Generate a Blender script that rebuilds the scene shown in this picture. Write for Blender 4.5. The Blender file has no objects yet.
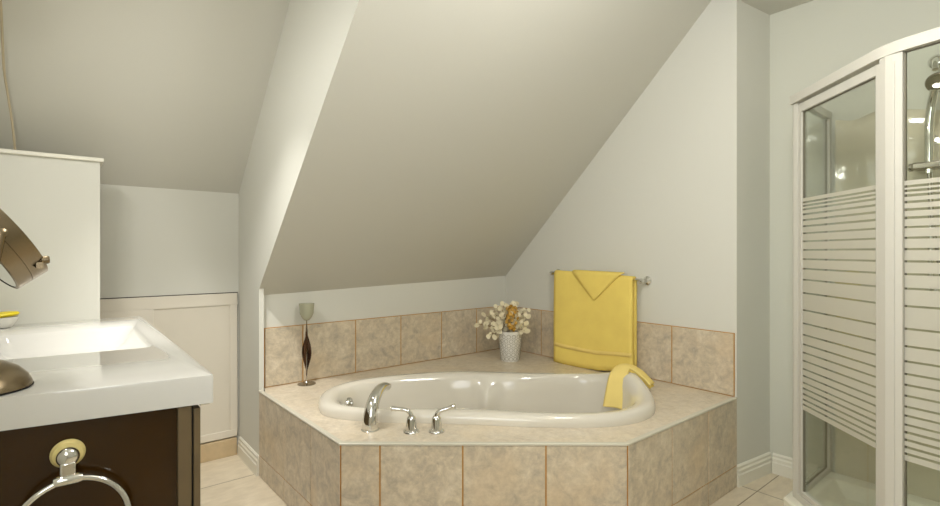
import bpy, bmesh, math, random
from mathutils import Vector, Matrix
from math import sin, cos, pi, radians, sqrt, exp

scene = bpy.context.scene
COL = scene.collection
random.seed(4)

# ------------------------------------------------------------------ materials
def lin(c):
    return tuple(((v / 255.0) / 12.92 if v / 255.0 <= 0.04045 else ((v / 255.0 + 0.055) / 1.055) ** 2.4) for v in c) + (1.0,)

def new_mat(name):
    m = bpy.data.materials.new(name)
    m.use_nodes = True
    nt = m.node_tree
    b = nt.nodes['Principled BSDF']
    return m, nt, b

def mat(name, rgb, rough=0.5, metal=0.0, spec=0.5, var=0.0, scale=6.0, bump=0.0, bscale=60.0, coat=0.0, trans=0.0):
    m, nt, b = new_mat(name)
    b.inputs['Base Color'].default_value = lin(rgb)
    b.inputs['Roughness'].default_value = rough
    b.inputs['Metallic'].default_value = metal
    b.inputs['Specular IOR Level'].default_value = spec
    b.inputs['Coat Weight'].default_value = coat
    b.inputs['Coat Roughness'].default_value = 0.05
    b.inputs['Transmission Weight'].default_value = trans
    tc = nt.nodes.new('ShaderNodeTexCoord')
    if var > 0:
        n = nt.nodes.new('ShaderNodeTexNoise')
        n.inputs['Scale'].default_value = scale
        n.inputs['Detail'].default_value = 4
        nt.links.new(tc.outputs['Object'], n.inputs['Vector'])
        mx = nt.nodes.new('ShaderNodeMix'); mx.data_type = 'RGBA'
        mx.inputs[6].default_value = lin(tuple(max(0, v * (1 - var)) for v in rgb))
        mx.inputs[7].default_value = lin(tuple(min(255, v * (1 + var)) for v in rgb))
        nt.links.new(n.outputs['Fac'], mx.inputs[0])
        nt.links.new(mx.outputs[2], b.inputs['Base Color'])
    if bump > 0:
        n2 = nt.nodes.new('ShaderNodeTexNoise')
        n2.inputs['Scale'].default_value = bscale
        n2.inputs['Detail'].default_value = 3
        nt.links.new(tc.outputs['Object'], n2.inputs['Vector'])
        bp = nt.nodes.new('ShaderNodeBump')
        bp.inputs['Strength'].default_value = bump
        bp.inputs['Distance'].default_value = 0.01
        nt.links.new(n2.outputs['Fac'], bp.inputs['Height'])
        nt.links.new(bp.outputs['Normal'], b.inputs['Normal'])
    return m

def stone_mat(name, dark, mid, light, rough, tint):
    """mottled ceramic tile; every tile carries its own random 'tile_id' so that no two match"""
    m, nt, b = new_mat(name)
    N, L = nt.nodes, nt.links
    tc = N.new('ShaderNodeTexCoord')
    at = N.new('ShaderNodeAttribute'); at.attribute_name = 'tile_id'
    mul = N.new('ShaderNodeVectorMath'); mul.operation = 'SCALE'; mul.inputs['Scale'].default_value = 37.0
    cx = N.new('ShaderNodeCombineXYZ')
    for i in range(3): L.new(at.outputs['Fac'], cx.inputs[i])
    L.new(cx.outputs[0], mul.inputs[0])
    add = N.new('ShaderNodeVectorMath'); add.operation = 'ADD'
    L.new(tc.outputs['Object'], add.inputs[0]); L.new(mul.outputs[0], add.inputs[1])
    n1 = N.new('ShaderNodeTexNoise'); n1.inputs['Scale'].default_value = 15.0; n1.inputs['Detail'].default_value = 6; n1.inputs['Roughness'].default_value = 0.72; n1.inputs['Distortion'].default_value = 0.6
    n2 = N.new('ShaderNodeTexNoise'); n2.inputs['Scale'].default_value = 45.0; n2.inputs['Detail'].default_value = 5; n2.inputs['Roughness'].default_value = 0.7
    n3 = N.new('ShaderNodeTexNoise'); n3.inputs['Scale'].default_value = 4.0; n3.inputs['Detail'].default_value = 2
    for n in (n1, n2, n3): L.new(add.outputs[0], n.inputs['Vector'])
    r1 = N.new('ShaderNodeValToRGB')
    e = r1.color_ramp.elements
    e[0].position = 0.32; e[0].color = lin(dark); e[1].position = 0.70; e[1].color = lin(light)
    x = e.new(0.5); x.color = lin(mid)
    L.new(n1.outputs['Fac'], r1.inputs[0])
    r2 = N.new('ShaderNodeValToRGB')
    e = r2.color_ramp.elements
    e[0].position = 0.35; e[0].color = (0.72, 0.71, 0.70, 1); e[1].position = 0.7; e[1].color = (1.0, 1.0, 1.0, 1)
    L.new(n2.outputs['Fac'], r2.inputs[0])
    mx = N.new('ShaderNodeMix'); mx.data_type = 'RGBA'; mx.blend_type = 'MULTIPLY'; mx.inputs[0].default_value = 0.75
    L.new(r1.outputs[0], mx.inputs[6]); L.new(r2.outputs[0], mx.inputs[7])
    mt = N.new('ShaderNodeMix'); mt.data_type = 'RGBA'; mt.inputs[7].default_value = lin(tint)
    mr = N.new('ShaderNodeMapRange'); mr.inputs[1].default_value = 0.5; mr.inputs[2].default_value = 0.75; mr.inputs[4].default_value = 0.55
    L.new(n3.outputs['Fac'], mr.inputs[0]); L.new(mr.outputs[0], mt.inputs[0])
    L.new(mx.outputs[2], mt.inputs[6])
    L.new(mt.outputs[2], b.inputs['Base Color'])
    b.inputs['Roughness'].default_value = rough
    bp = N.new('ShaderNodeBump'); bp.inputs['Strength'].default_value = 0.12; bp.inputs['Distance'].default_value = 0.004
    L.new(n2.outputs['Fac'], bp.inputs['Height']); L.new(bp.outputs['Normal'], b.inputs['Normal'])
    return m

def glass_mat(name, tint, refl=0.5):
    m, nt, b = new_mat(name)
    N, L = nt.nodes, nt.links
    N.remove(b)
    out = N['Material Output']
    tr = N.new('ShaderNodeBsdfTransparent'); tr.inputs['Color'].default_value = lin(tint)
    gl = N.new('ShaderNodeBsdfGlossy'); gl.inputs['Roughness'].default_value = 0.02
    fr = N.new('ShaderNodeFresnel'); fr.inputs['IOR'].default_value = 1.45
    mu = N.new('ShaderNodeMath'); mu.operation = 'MULTIPLY'; mu.inputs[1].default_value = refl
    L.new(fr.outputs[0], mu.inputs[0])
    mx = N.new('ShaderNodeMixShader')
    L.new(mu.outputs[0], mx.inputs[0]); L.new(tr.outputs[0], mx.inputs[1]); L.new(gl.outputs[0], mx.inputs[2])
    L.new(mx.outputs[0], out.inputs['Surface'])
    return m

def frosted_mat(name, rgb):
    m, nt, b = new_mat(name)
    N, L = nt.nodes, nt.links
    b.inputs['Base Color'].default_value = lin(rgb); b.inputs['Roughness'].default_value = 0.45
    tl = N.new('ShaderNodeBsdfTranslucent'); tl.inputs['Color'].default_value = lin(rgb)
    mx = N.new('ShaderNodeMixShader'); mx.inputs[0].default_value = 0.55
    L.new(b.outputs[0], mx.inputs[1]); L.new(tl.outputs[0], mx.inputs[2])
    L.new(mx.outputs[0], N['Material Output'].inputs['Surface'])
    return m

def emit_mat(name, rgb, strength):
    m, nt, b = new_mat(name)
    b.inputs['Base Color'].default_value = lin(rgb)
    b.inputs['Emission Color'].default_value = lin(rgb)
    b.inputs['Emission Strength'].default_value = strength
    return m

def floor_mat():
    m, nt, b = new_mat('floor_tiles')
    N, L = nt.nodes, nt.links
    tc = N.new('ShaderNodeTexCoord')
    mp = N.new('ShaderNodeMapping'); mp.inputs['Location'].default_value = (-2.70 + 0.0, -1.02, 0)
    L.new(tc.outputs['Object'], mp.inputs['Vector'])
    bk = N.new('ShaderNodeTexBrick'); bk.offset = 0.0
    bk.inputs['Scale'].default_value = 1.0; bk.inputs['Mortar Size'].default_value = 0.003
    bk.inputs['Brick Width'].default_value = 0.45; bk.inputs['Row Height'].default_value = 0.45
    bk.inputs['Color1'].default_value = lin((228, 215, 190)); bk.inputs['Color2'].default_value = lin((235, 223, 200))
    bk.inputs['Mortar'].default_value = lin((150, 134, 108)); bk.inputs['Mortar Smooth'].default_value = 0.1
    L.new(mp.outputs[0], bk.inputs['Vector'])
    n = N.new('ShaderNodeTexNoise'); n.inputs['Scale'].default_value = 9.0; n.inputs['Detail'].default_value = 6; n.inputs['Roughness'].default_value = 0.65
    sc = N.new('ShaderNodeMapping'); sc.inputs['Scale'].default_value = (1.0, 2.2, 1)
    L.new(tc.outputs['Object'], sc.inputs['Vector']); L.new(sc.outputs[0], n.inputs['Vector'])
    r = N.new('ShaderNodeValToRGB'); e = r.color_ramp.elements
    e[0].position = 0.3; e[0].color = (0.72, 0.70, 0.66, 1); e[1].position = 0.7; e[1].color = (1, 1, 1, 1)
    L.new(n.outputs['Fac'], r.inputs[0])
    mx = N.new('ShaderNodeMix'); mx.data_type = 'RGBA'; mx.blend_type = 'MULTIPLY'; mx.inputs[0].default_value = 0.7
    L.new(bk.outputs['Color'], mx.inputs[6]); L.new(r.outputs[0], mx.inputs[7])
    L.new(mx.outputs[2], b.inputs['Base Color'])
    b.inputs['Roughness'].default_value = 0.38
    return m

def terry_mat(name, rgb):
    m, nt, b = new_mat(name)
    N, L = nt.nodes, nt.links
    tc = N.new('ShaderNodeTexCoord')
    n = N.new('ShaderNodeTexNoise'); n.inputs['Scale'].default_value = 420.0; n.inputs['Detail'].default_value = 2
    n2 = N.new('ShaderNodeTexNoise'); n2.inputs['Scale'].default_value = 9.0; n2.inputs['Detail'].default_value = 3
    L.new(tc.outputs['Object'], n.inputs['Vector']); L.new(tc.outputs['Object'], n2.inputs['Vector'])
    mx = N.new('ShaderNodeMix'); mx.data_type = 'RGBA'
    mx.inputs[6].default_value = lin(tuple(v * 0.95 for v in rgb)); mx.inputs[7].default_value = lin(tuple(min(255, v * 1.04) for v in rgb))
    L.new(n2.outputs['Fac'], mx.inputs[0]); L.new(mx.outputs[2], b.inputs['Base Color'])
    b.inputs['Roughness'].default_value = 0.95; b.inputs['Specular IOR Level'].default_value = 0.1
    b.inputs['Sheen Weight'].default_value = 0.25; b.inputs['Sheen Tint'].default_value = lin(rgb)
    bp = N.new('ShaderNodeBump'); bp.inputs['Strength'].default_value = 0.5; bp.inputs['Distance'].default_value = 0.003
    L.new(n.outputs['Fac'], bp.inputs['Height']); L.new(bp.outputs['Normal'], b.inputs['Normal'])
    return m

WALL = mat('wall_paint', (218, 217, 207), 0.7, spec=0.2, bump=0.03, bscale=220)
WALLG = mat('wall_paint_pale_green', (211, 211, 198), 0.7, spec=0.2, bump=0.03, bscale=220)
CEIL = mat('ceiling_paint', (208, 206, 195), 0.8, spec=0.15, bump=0.03, bscale=200)
TRIM = mat('white_trim_paint', (232, 229, 215), 0.4)
DOORW = mat('access_door_white', (230, 223, 208), 0.45)
DOORP = mat('access_door_inset', (224, 217, 201), 0.55)
PLINTH = mat('tan_plinth', (205, 183, 146), 0.5, var=0.08, scale=20)
SEAM = mat('dark_seam', (58, 46, 36), 0.8)
FLOOR = floor_mat()
TILE = stone_mat('stone_tile', (188, 177, 159), (215, 201, 176), (232, 220, 198), 0.36, (214, 190, 154))
DECK = stone_mat('deck_tile', (212, 198, 173), (226, 213, 191), (234, 223, 204), 0.3, (234, 216, 186))
GROUT = mat('tan_grout', (186, 138, 72), 0.85, var=0.1, scale=30)
EDGE = mat('grey_edge_strip', (206, 201, 184), 0.35, metal=0.0)
ACRYL = mat('tub_acrylic', (221, 215, 201), 0.12, spec=0.5, coat=0.4)
CHROME = mat('chrome', (225, 224, 220), 0.06, metal=1.0)
NICKEL = mat('brushed_nickel', (142, 127, 103), 0.27, metal=1.0, bump=0.05, bscale=300)
MIRROR = mat('mirror_glass', (235, 240, 240), 0.02, metal=1.0)
TERRY = terry_mat('yellow_terry', (252, 222, 120))
TERRYB = terry_mat('yellow_terry_band', (247, 218, 130))
TERRYL = terry_mat('pale_yellow_terry', (247, 222, 138))
CERAM = mat('white_ceramic', (216, 214, 208), 0.08, coat=0.5)
WOODD = mat('dark_brown_gloss', (54, 34, 8), 0.16, spec=0.35, coat=0.1, var=0.12, scale=5)
WOODM = mat('brown_stile', (104, 88, 62), 0.35, var=0.08, scale=14)
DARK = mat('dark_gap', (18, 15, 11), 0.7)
VASEW = mat('vase_white', (240, 238, 230), 0.4)
VASEG = mat('vase_relief_grey', (176, 171, 156), 0.5)
PODS = mat('dried_pods', (232, 222, 190), 0.6, var=0.06, scale=40)
PODGOLD = mat('golden_petals', (196, 152, 62), 0.6, var=0.15, scale=60)
STEM = mat('dry_stem', (136, 112, 66), 0.8)
GOBG = mat('grey_green_glass', (176, 176, 152), 0.25, spec=0.6)
BLADE = mat('twisted_bronze', (84, 62, 48), 0.22, metal=0.85, var=0.4, scale=25)
SILV = mat('dull_silver', (170, 164, 152), 0.25, metal=1.0)
FRAMEW = mat('white_frame', (206, 203, 192), 0.35)
TRAY = mat('tray_acrylic', (238, 235, 218), 0.2, coat=0.2)
LINER = mat('beige_liner', (210, 203, 180), 0.07, coat=0.5, bump=0.35, bscale=7)
GLASS = glass_mat('shower_glass', (251, 253, 250), 0.35)
FROST = frosted_mat('frosted_stripe', (236, 233, 222))
CUPY = mat('suction_cup', (222, 205, 138), 0.3, var=0.06, scale=80)
SOAP = mat('yellow_soap', (244, 222, 40), 0.4)
BOWL = glass_mat('clear_bowl', (222, 220, 206), 1.0)
CORD = mat('cord_beige', (182, 168, 140), 0.6)
GASKET = mat('grey_gasket', (120, 114, 98), 0.6)
FILLPANE = emit_mat('fill_pane', (240, 245, 250), 3.0)  # glow of the added fill pane in the left wall
LAMPG = emit_mat('lamp_glass', (255, 236, 205), 0.8)

# ------------------------------------------------------------------ mesh helpers
class MB:
    def __init__(s): s.b = bmesh.new()
    def face(s, pts):
        return s.b.faces.new([s.b.verts.new(p) for p in pts])
    def box(s, a, c):
        x0, y0, z0 = a; x1, y1, z1 = c
        v = [s.b.verts.new(p) for p in ((x0,y0,z0),(x1,y0,z0),(x1,y1,z0),(x0,y1,z0),(x0,y0,z1),(x1,y0,z1),(x1,y1,z1),(x0,y1,z1))]
        for f in ((0,3,2,1),(4,5,6,7),(0,1,5,4),(1,2,6,5),(2,3,7,6),(3,0,4,7)): s.b.faces.new([v[i] for i in f])
        return s
    def prism(s, pts, off):
        """extrude a polygon (3D points) by vector off"""
        off = Vector(off)
        a = [s.b.verts.new(p) for p in pts]; c = [s.b.verts.new(Vector(p) + off) for p in pts]
        s.b.faces.new(a); s.b.faces.new(c[::-1])
        n = len(pts)
        for i in range(n): s.b.faces.new([a[i], c[i], c[(i+1)%n], a[(i+1)%n]])
        return s
    def bar(s, p, q, w, d, up=(0,0,1)):
        """rectangular bar from p to q: w across, d along 'up'"""
        p, q = Vector(p), Vector(q); t = (q-p).normalized(); u = Vector(up)
        x = t.cross(u).normalized(); u = x.cross(t).normalized()
        s.prism([p+x*w/2+u*d/2, p-x*w/2+u*d/2, p-x*w/2-u*d/2, p+x*w/2-u*d/2], q-p)
        return s
    def loft(s, loops, cap0=False, cap1=False, closed=True):
        vs = [[s.b.verts.new(p) for p in l] for l in loops]
        n = len(loops[0])
        for a, c in zip(vs, vs[1:]):
            for i in range(n if closed else n-1):
                j = (i+1) % n
                s.b.faces.new([a[i], a[j], c[j], c[i]])
        if cap0: s.b.faces.new(vs[0][::-1])
        if cap1: s.b.faces.new(vs[-1])
        return s
    def tube(s, pts, rad, n=14, caps=True, flat=None):
        pts = [Vector(p) for p in pts]
        if not hasattr(rad, '__len__'): rad = [rad]*len(pts)
        t0 = (pts[1]-pts[0]).normalized()
        ref = Vector((0,0,1)) if abs(t0.z) < 0.9 else Vector((1,0,0))
        x = t0.cross(ref).normalized()
        loops = []
        for i, p in enumerate(pts):
            t = (pts[min(i+1, len(pts)-1)] - pts[max(i-1, 0)]).normalized()
            x = (x - t*x.dot(t)).normalized(); y = t.cross(x)
            r = rad[i]; ra, rb = r if hasattr(r, '__len__') else (r, r)
            loops.append([p + x*ra*cos(2*pi*k/n) + y*rb*sin(2*pi*k/n) for k in range(n)])
        return s.loft(loops, caps, caps)
    def ring(s, c, ax, R, r, n=40, m=10):
        c, ax = Vector(c), Vector(ax).normalized()
        u = ax.orthogonal().normalized(); v = ax.cross(u)
        loops = []
        for i in range(n+1):
            a = 2*pi*i/n; d = u*cos(a)+v*sin(a)
            loops.append([c + d*(R + r*cos(2*pi*k/m)) + ax*r*sin(2*pi*k/m) for k in range(m)])
        return s.loft(loops)
    def lathe(s, c, prof, ax=(0,0,1), n=28, cap0=True, cap1=True):
        """prof: (radius, height along ax)"""
        c, ax = Vector(c), Vector(ax).normalized()
        u = ax.orthogonal().normalized(); v = ax.cross(u)
        loops = [[c + ax*h + (u*cos(2*pi*k/n)+v*sin(2*pi*k/n))*max(r, 1e-4) for k in range(n)] for r, h in prof]
        return s.loft(loops, cap0, cap1)

def origin_of(o):
    v = Vector((0,0,0))
    while o is not None: v += o.location; o = o.parent
    return v

def tag(o, label=None, cat=None, group=None, kind=None):
    if label: o['label'] = label
    if cat: o['category'] = cat
    if group: o['group'] = group
    if kind: o['kind'] = kind
    return o

def obj(name, mb, material, parent=None, loc=None, bevel=0.0, smooth=True, angle=40, subsurf=0, solid=0.0, weld=True):
    bm = mb.b
    if weld: bmesh.ops.remove_doubles(bm, verts=bm.verts, dist=1e-5)
    bmesh.ops.recalc_face_normals(bm, faces=bm.faces)
    me = bpy.data.meshes.new(name)
    org = origin_of(parent) if parent is not None else (Vector(loc) if loc is not None else Vector((0,0,0)))
    for v in bm.verts: v.co -= org
    if smooth:
        for f in bm.faces: f.smooth = True
    bm.to_mesh(me); bm.free()
    if smooth: me.set_sharp_from_angle(angle=radians(angle))
    ms = material if isinstance(material, (list, tuple)) else [material]
    for m in ms: me.materials.append(m)
    o = bpy.data.objects.new(name, me); COL.objects.link(o)
    if parent is not None: o.parent = parent
    else: o.location = org
    if solid:
        md = o.modifiers.new('Solidify', 'SOLIDIFY'); md.thickness = solid; md.offset = 0
    if bevel:
        md = o.modifiers.new('Bevel', 'BEVEL'); md.width = bevel; md.segments = 2; md.limit_method = 'ANGLE'; md.angle_limit = radians(40)
    if subsurf:
        md = o.modifiers.new('Subdivision', 'SUBSURF'); md.levels = subsurf; md.render_levels = subsurf
    return o

def thing(name, label, cat, loc, group=None):
    o = bpy.data.objects.new(name, None); COL.objects.link(o)
    o.location = loc; o.empty_display_size = 0.1
    return tag(o, label, cat, group)

def struct(name, mb, material, parent=None, **k):
    o = obj(name, mb, material, parent, **k)
    if parent is None: o['kind'] = 'structure'
    return o

def catmull(pts, n, closed=False):
    pts = [Vector(p) for p in pts]; out = []
    m = len(pts); segs = m if closed else m-1
    for i in range(segs):
        g = (lambda k: pts[k % m]) if closed else (lambda k: pts[min(max(k, 0), m-1)])
        p0, p1, p2, p3 = g(i-1), g(i), g(i+1), g(i+2)
        for k in range(n):
            t = k/n
            out.append(0.5*((2*p1)+(p2-p0)*t+(2*p0-5*p1+4*p2-p3)*t*t+(3*p1-p0-3*p2+p3)*t**3))
    if not closed: out.append(pts[-1])
    return out

def grid_loft(rows):
    m = MB(); m.loft(rows, closed=False); return m

# tub axes: E runs along the deck front (towards the right), D runs from the deck front into the corner
HEAD = radians(39.33)
E_ = Vector((cos(HEAD), -sin(HEAD), 0)); D_ = Vector((sin(HEAD), cos(HEAD), 0))
def T(e, d, z=0.0): return E_*e + D_*d + Vector((0,0,z))

# ------------------------------------------------------------------ room shell
XL, XR, XS = -0.28, 2.68, 3.0      # vanity wall, towel wall, shower wall
YB, YK, YJ, YN = 2.832, 3.19, 1.07, -1.6
CZ = 2.50
DZ = 0.457                          # deck height

struct('floor', MB().box((XL-0.1, YN-0.1, -0.1), (XS+0.1, YK+0.1, 0)), FLOOR)
struct('ceiling', MB().box((XL-0.1, YN-0.1, CZ), (0.845, 2.35, CZ+0.1)).box((0.845, YN-0.1, CZ), (XS+0.1, 1.10, CZ+0.1)), CEIL)
# sloped ceiling over the tub
ct = MB()
a0, a1 = Vector((0.8204, YB+0.004, 0.960)), Vector((0.8204, 1.10, 2.595))
b0, b1 = Vector((XR+0.01, YB+0.004, 1.013)), Vector((XR+0.01, 1.10, 2.676))
up = Vector((0, 0.07, 0.07))
ct.loft([[a0, b0, b1, a1], [a0+up, b0+up, b1+up, a1+up]], True, True)
struct('ceiling_tub', ct, CEIL, smooth=False)
# sloped ceiling over the vanity alcove
ca = MB()
s0, s1 = (XL, YK+0.004, 1.548), (XL, 2.15, 2.532)
ca.prism([Vector(s0), Vector(s1), Vector(s1)+Vector((0,.07,.07)), Vector(s0)+Vector((0,.07,.07))], (0.825-XL, 0, 0))
struct('ceiling_alcove', ca, CEIL, smooth=False)
struct('wall_back', MB().box((0.845, YB, 0), (XR, YB+0.1, 1.03)), WALL)
struct('wall_alcove', MB().box((XL, YK, 0), (0.82, YK+0.1, 1.56)), WALL)
ck = MB()
ck.loft([[(x, 2.79, 0), (x, YK+0.1, 0), (x, YK+0.1, 1.56), (x, 2.21, CZ), (x, 1.2005+k, CZ), (x, 2.79, 1.0033+k)] for x, k in ((0.82, 0), (0.8206, .0), (0.845, .03))], True, True)
struct('wall_cheek', ck, WALL, smooth=False)
struct('wall_right', MB().prism([(XR, 1.11, 0), (XS, YJ, 0), (XS+0.1, YJ, 0), (XS+0.1, YB+0.1, 0), (XR, YB+0.1, 0)], (0, 0, 2.7)), WALL, smooth=False)
struct('wall_shower', MB().box((XS, YN, 0), (XS+0.1, YJ, CZ)), WALLG)
struct('wall_partition', MB().box((1.95, -0.6, 0), (XS, -0.5, CZ)), WALLG)
struct('wall_front', MB().box((XL-0.1, YN-0.1, 0), (XS+0.1, YN, CZ)), WALL)
# vanity wall with an opening for an added, unseen fill pane
WY0, WY1, WZ0, WZ1 = -0.55, 0.75, 0.95, 2.15
struct('wall_left', MB().box((XL-0.1, YN, 0), (XL, WY0, CZ)).box((XL-0.1, WY1, 0), (XL, YK+0.1, CZ+0.1)).box((XL-0.1, WY0, 0), (XL, WY1, WZ0)).box((XL-0.1, WY0, WZ1), (XL, WY1, CZ)), WALL)
win = struct('fill_window', MB().box((XL-0.09, WY0, WZ0), (XL-0.08, WY1, WZ1)), FILLPANE)  # glowing pane added as side fill, dressed as a window
fr = MB()
fr.box((XL-0.07, WY0, WZ0), (XL+0.015, WY0+0.06, WZ1)).box((XL-0.07, WY1-0.06, WZ0), (XL+0.015, WY1, WZ1))
fr.box((XL-0.07, WY0+.06, WZ0), (XL+0.015, WY1-.06, WZ0+0.06)).box((XL-0.07, WY0+.06, WZ1-0.06), (XL+0.015, WY1-.06, WZ1))
obj('fill_window_frame', fr, TRIM, win, bevel=0.003)
# half wall behind the vanity, with its cap
hw = struct('wall_half', MB().box((XL, 2.80, 0), (0.133, 2.93, 1.607)), WALL)
obj('wall_cap', MB().box((XL, 2.782, 1.607), (0.147, 2.945, 1.624)), TRIM, hw, bevel=0.003)

# skirting boards with a stepped profile
def skirting(name, p, q, n, ends=(0, 0)):
    """board from p to q on the floor; n points out of the wall"""
    p, q, n = Vector(p), Vector(q), Vector(n)
    prof = [(0, 0), (0.016, 0), (0.016, 0.058), (0.012, 0.064), (0.013, 0.080), (0.008, 0.088), (0.009, 0.100), (0.003, 0.108), (0, 0.108)]
    m = MB(); m.prism([p + n*d + Vector((0,0,z)) for d, z in prof], q-p)
    return struct(name, m, TRIM, smooth=False)
skirting('baseboard_cheek', (0.82, 2.785, 0), (0.82, 3.155, 0), (-1, 0, 0))
skirting('baseboard_right', (XR-.008, 1.111, 0), (XS-.001, YJ+.0001, 0), Vector((-.124, -.992, 0)).normalized())
skirting('baseboard_shower', (XS, YJ-0.017, 0), (XS, 0.846, 0), (-1, 0, 0))
# ------------------------------------------------------------------ low access door under the alcove slope
ad = thing('access_door', 'low white access door with grey inset panel in alcove wall beside vanity', 'access door', (0.48, YK-0.012, 0.105))
dy0, dy1 = YK-0.018, YK-0.0005
fm = MB()
fm.box((-0.27, dy0, 0.892), (0.808, dy1, 0.958)).box((-0.27, dy0, 0.108), (0.808, dy1, 0.150)).box((0.768, dy0, 0.15), (0.808, dy1, 0.892)).box((0.13, dy0, 0.15), (0.385, dy1, 0.892))
obj('door_frame', fm, DOORW, ad, bevel=0.002)
obj('inset_panel', MB().box((0.385, YK-0.0125, 0.15), (0.768, YK-0.0005, 0.892)), DOORP, ad)
obj('seam', MB().box((-0.27, YK-0.006, 0.958), (0.8125, YK-0.0005, 0.9625)).box((0.808, YK-0.006, 0.108), (0.8125, YK-0.0005, 0.958)), SEAM, ad)
pl = MB().box((-0.27, YK-0.03, 0), (0.803, YK-0.0005, 0.1))
struct('baseboard_alcove', pl, PLINTH, bevel=0.002)

# ------------------------------------------------------------------ tiled tub surround
def add_tile(m, ids, o, u, v, n, w, h, th=0.008):
    """bevelled tile: lower corner o, width w along u, height h along v, raised th along n"""
    o, u, v, n = Vector(o), Vector(u), Vector(v), Vector(n); e = 0.0022
    def rect(i, k): return [o+u*i+v*i+n*k, o+u*(w-i)+v*i+n*k, o+u*(w-i)+v*(h-i)+n*k, o+u*i+v*(h-i)+n*k]
    before = len(m.b.faces)
    m.loft([rect(0, 0), rect(0, th-e), rect(e, th)], True, True)
    m.b.faces.ensure_lookup_table()
    ids += [random.random()]*(len(m.b.faces)-before)

def tile_obj(name, m, ids, material, parent, **k):
    lay = m.b.faces.layers.float.new('tile_id')
    m.b.faces.ensure_lookup_table()
    for f, i in zip(m.b.faces, ids): f[lay] = i
    return obj(name, m, material, parent, weld=False, smooth=False, **k)

G = 0.0058
sur = thing('tub_surround', 'corner platform faced with mottled beige stone tiles around the white bathtub', 'tub surround', (1.8, 2.0, 0))
cl = [(0.826, 2.789), (0.8425, 1.8205), (1.7005, 1.112), (2.672, 1.112)]
# grout backing: three thin panels
bk = MB()
for (p, q) in zip(cl, cl[1:]):
    p, q = Vector((*p, 0)), Vector((*q, 0)); t = (q-p).normalized(); nn = Vector((-t.y, t.x, 0))
    bk.prism([p-nn*0.005, q-nn*0.005, q+nn*0.012, p+nn*0.012], (0, 0, 0.4495))
obj('grout_backing', bk, GROUT, sur, smooth=False)
TH = 0.008
ROWS = [(0.002, 0.1075), (0.1115, 0.4485)]
def course(name, p0, u, n, cuts):
    m, ids = MB(), []
    for z0, z1 in ROWS:
        for a, c in zip(cuts, cuts[1:]):
            add_tile(m, ids, Vector(p0)+Vector(u)*(a+G/2)+Vector((0,0,z0)), u, (0,0,1), n, c-a-G, z1-z0, TH)
    return tile_obj(name, m, ids, TILE, sur)
ul = (Vector((0.8425, 1.8205, 0))-Vector((0.826, 2.789, 0))).normalized()
course('left_apron', (0.826, 2.789, 0), ul, Vector((ul.y, -ul.x, 0)), [0, 0.368, 0.69, 0.9715])
p = Vector((0.8425, 1.8205, 0)); q = Vector((1.7005, 1.112, 0)); Lf = (q-p).length; uf = (q-p)/Lf; nf = Vector((uf.y, -uf.x, 0))
course('front_apron', p, uf, nf, [-0.001, 0.152, 0.474, 0.797, Lf+0.001])
course('right_apron', (1.7005, 1.112, 0), (1, 0, 0), (0, -1, 0), [-0.002, 0.330, 0.660, 0.9715])

# tub outline (e along the front, d into the corner)
OUT = [(-.745,2.48),(-.71,2.33),(-.63,2.235),(-.44,2.178),(-.2,2.158),(0,2.142),(.3,2.108),(.55,2.108),(.72,2.16),(.84,2.27),(.90,2.43),(.902,2.6),(.85,2.77),(.72,2.86),(.5,2.878),(.35,2.888),(.1,2.925),(-.15,2.925),(-.4,2.85),(-.6,2.745),(-.715,2.62)]
CE, CD = 0.06, 2.51
dense = catmull([(e, d, 0) for e, d in OUT], 24, True)
def radius_at(a):
    """distance from the tub centre to its outline in direction a"""
    best = None
    n = len(dense); ca_, sa_ = cos(a), sin(a)
    for i in range(n):
        x0, y0 = dense[i].x-CE, dense[i].y-CD; x1, y1 = dense[(i+1)%n].x-CE, dense[(i+1)%n].y-CD
        c0 = x0*sa_-y0*ca_; c1 = x1*sa_-y1*ca_
        if c0*c1 <= 0 and c0 != c1:
            t = c0/(c0-c1); x = x0+(x1-x0)*t; y = y0+(y1-y0)*t; r = x*ca_+y*sa_
            if r > 0 and (best is None or r > best): best = r
    return best
NA = 144
# deck slab with the tub cut-out; its corners sit exactly on the deck's corners
deck_poly = [(0.820, 2.789), (0.8375, 1.8185), (1.699, 1.107), (XR-0.001, 1.107), (XR-0.001, YB-0.001), (0.846, YB-0.001), (0.846, 2.789)]
def to_ed(x, y): v = Vector((x, y, 0)); return v.dot(E_), v.dot(D_)
pol = [to_ed(*p) for p in deck_poly]
angs = [2*pi*i/NA for i in range(NA)]
for e, d in pol:
    a = math.atan2(d-CD, e-CE) % (2*pi)
    k = min(range(NA), key=lambda i: min(abs(angs[i]-a), 2*pi-abs(angs[i]-a)))
    angs[k] = a
angs.sort()
RAD = [radius_at(a) for a in angs]
def poly_r(a):
    ca_, sa_ = cos(a), sin(a); best = None; n = len(pol)
    for i in range(n):
        x0, y0 = pol[i][0]-CE, pol[i][1]-CD; x1, y1 = pol[(i+1)%n][0]-CE, pol[(i+1)%n][1]-CD
        c0 = x0*sa_-y0*ca_; c1 = x1*sa_-y1*ca_
        if abs(c0-c1) > 1e-12 and -1e-9 <= c0/(c0-c1) <= 1+1e-9:
            t = c0/(c0-c1); r = (x0+(x1-x0)*t)*ca_+(y0+(y1-y0)*t)*sa_
            if r > 0 and (best is None or r < best): best = r
    return best
PR = [poly_r(a) for a in angs]
def pos(a, r, z): return T(CE+r*cos(a), CD+r*sin(a), z)
dk = MB()
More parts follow.
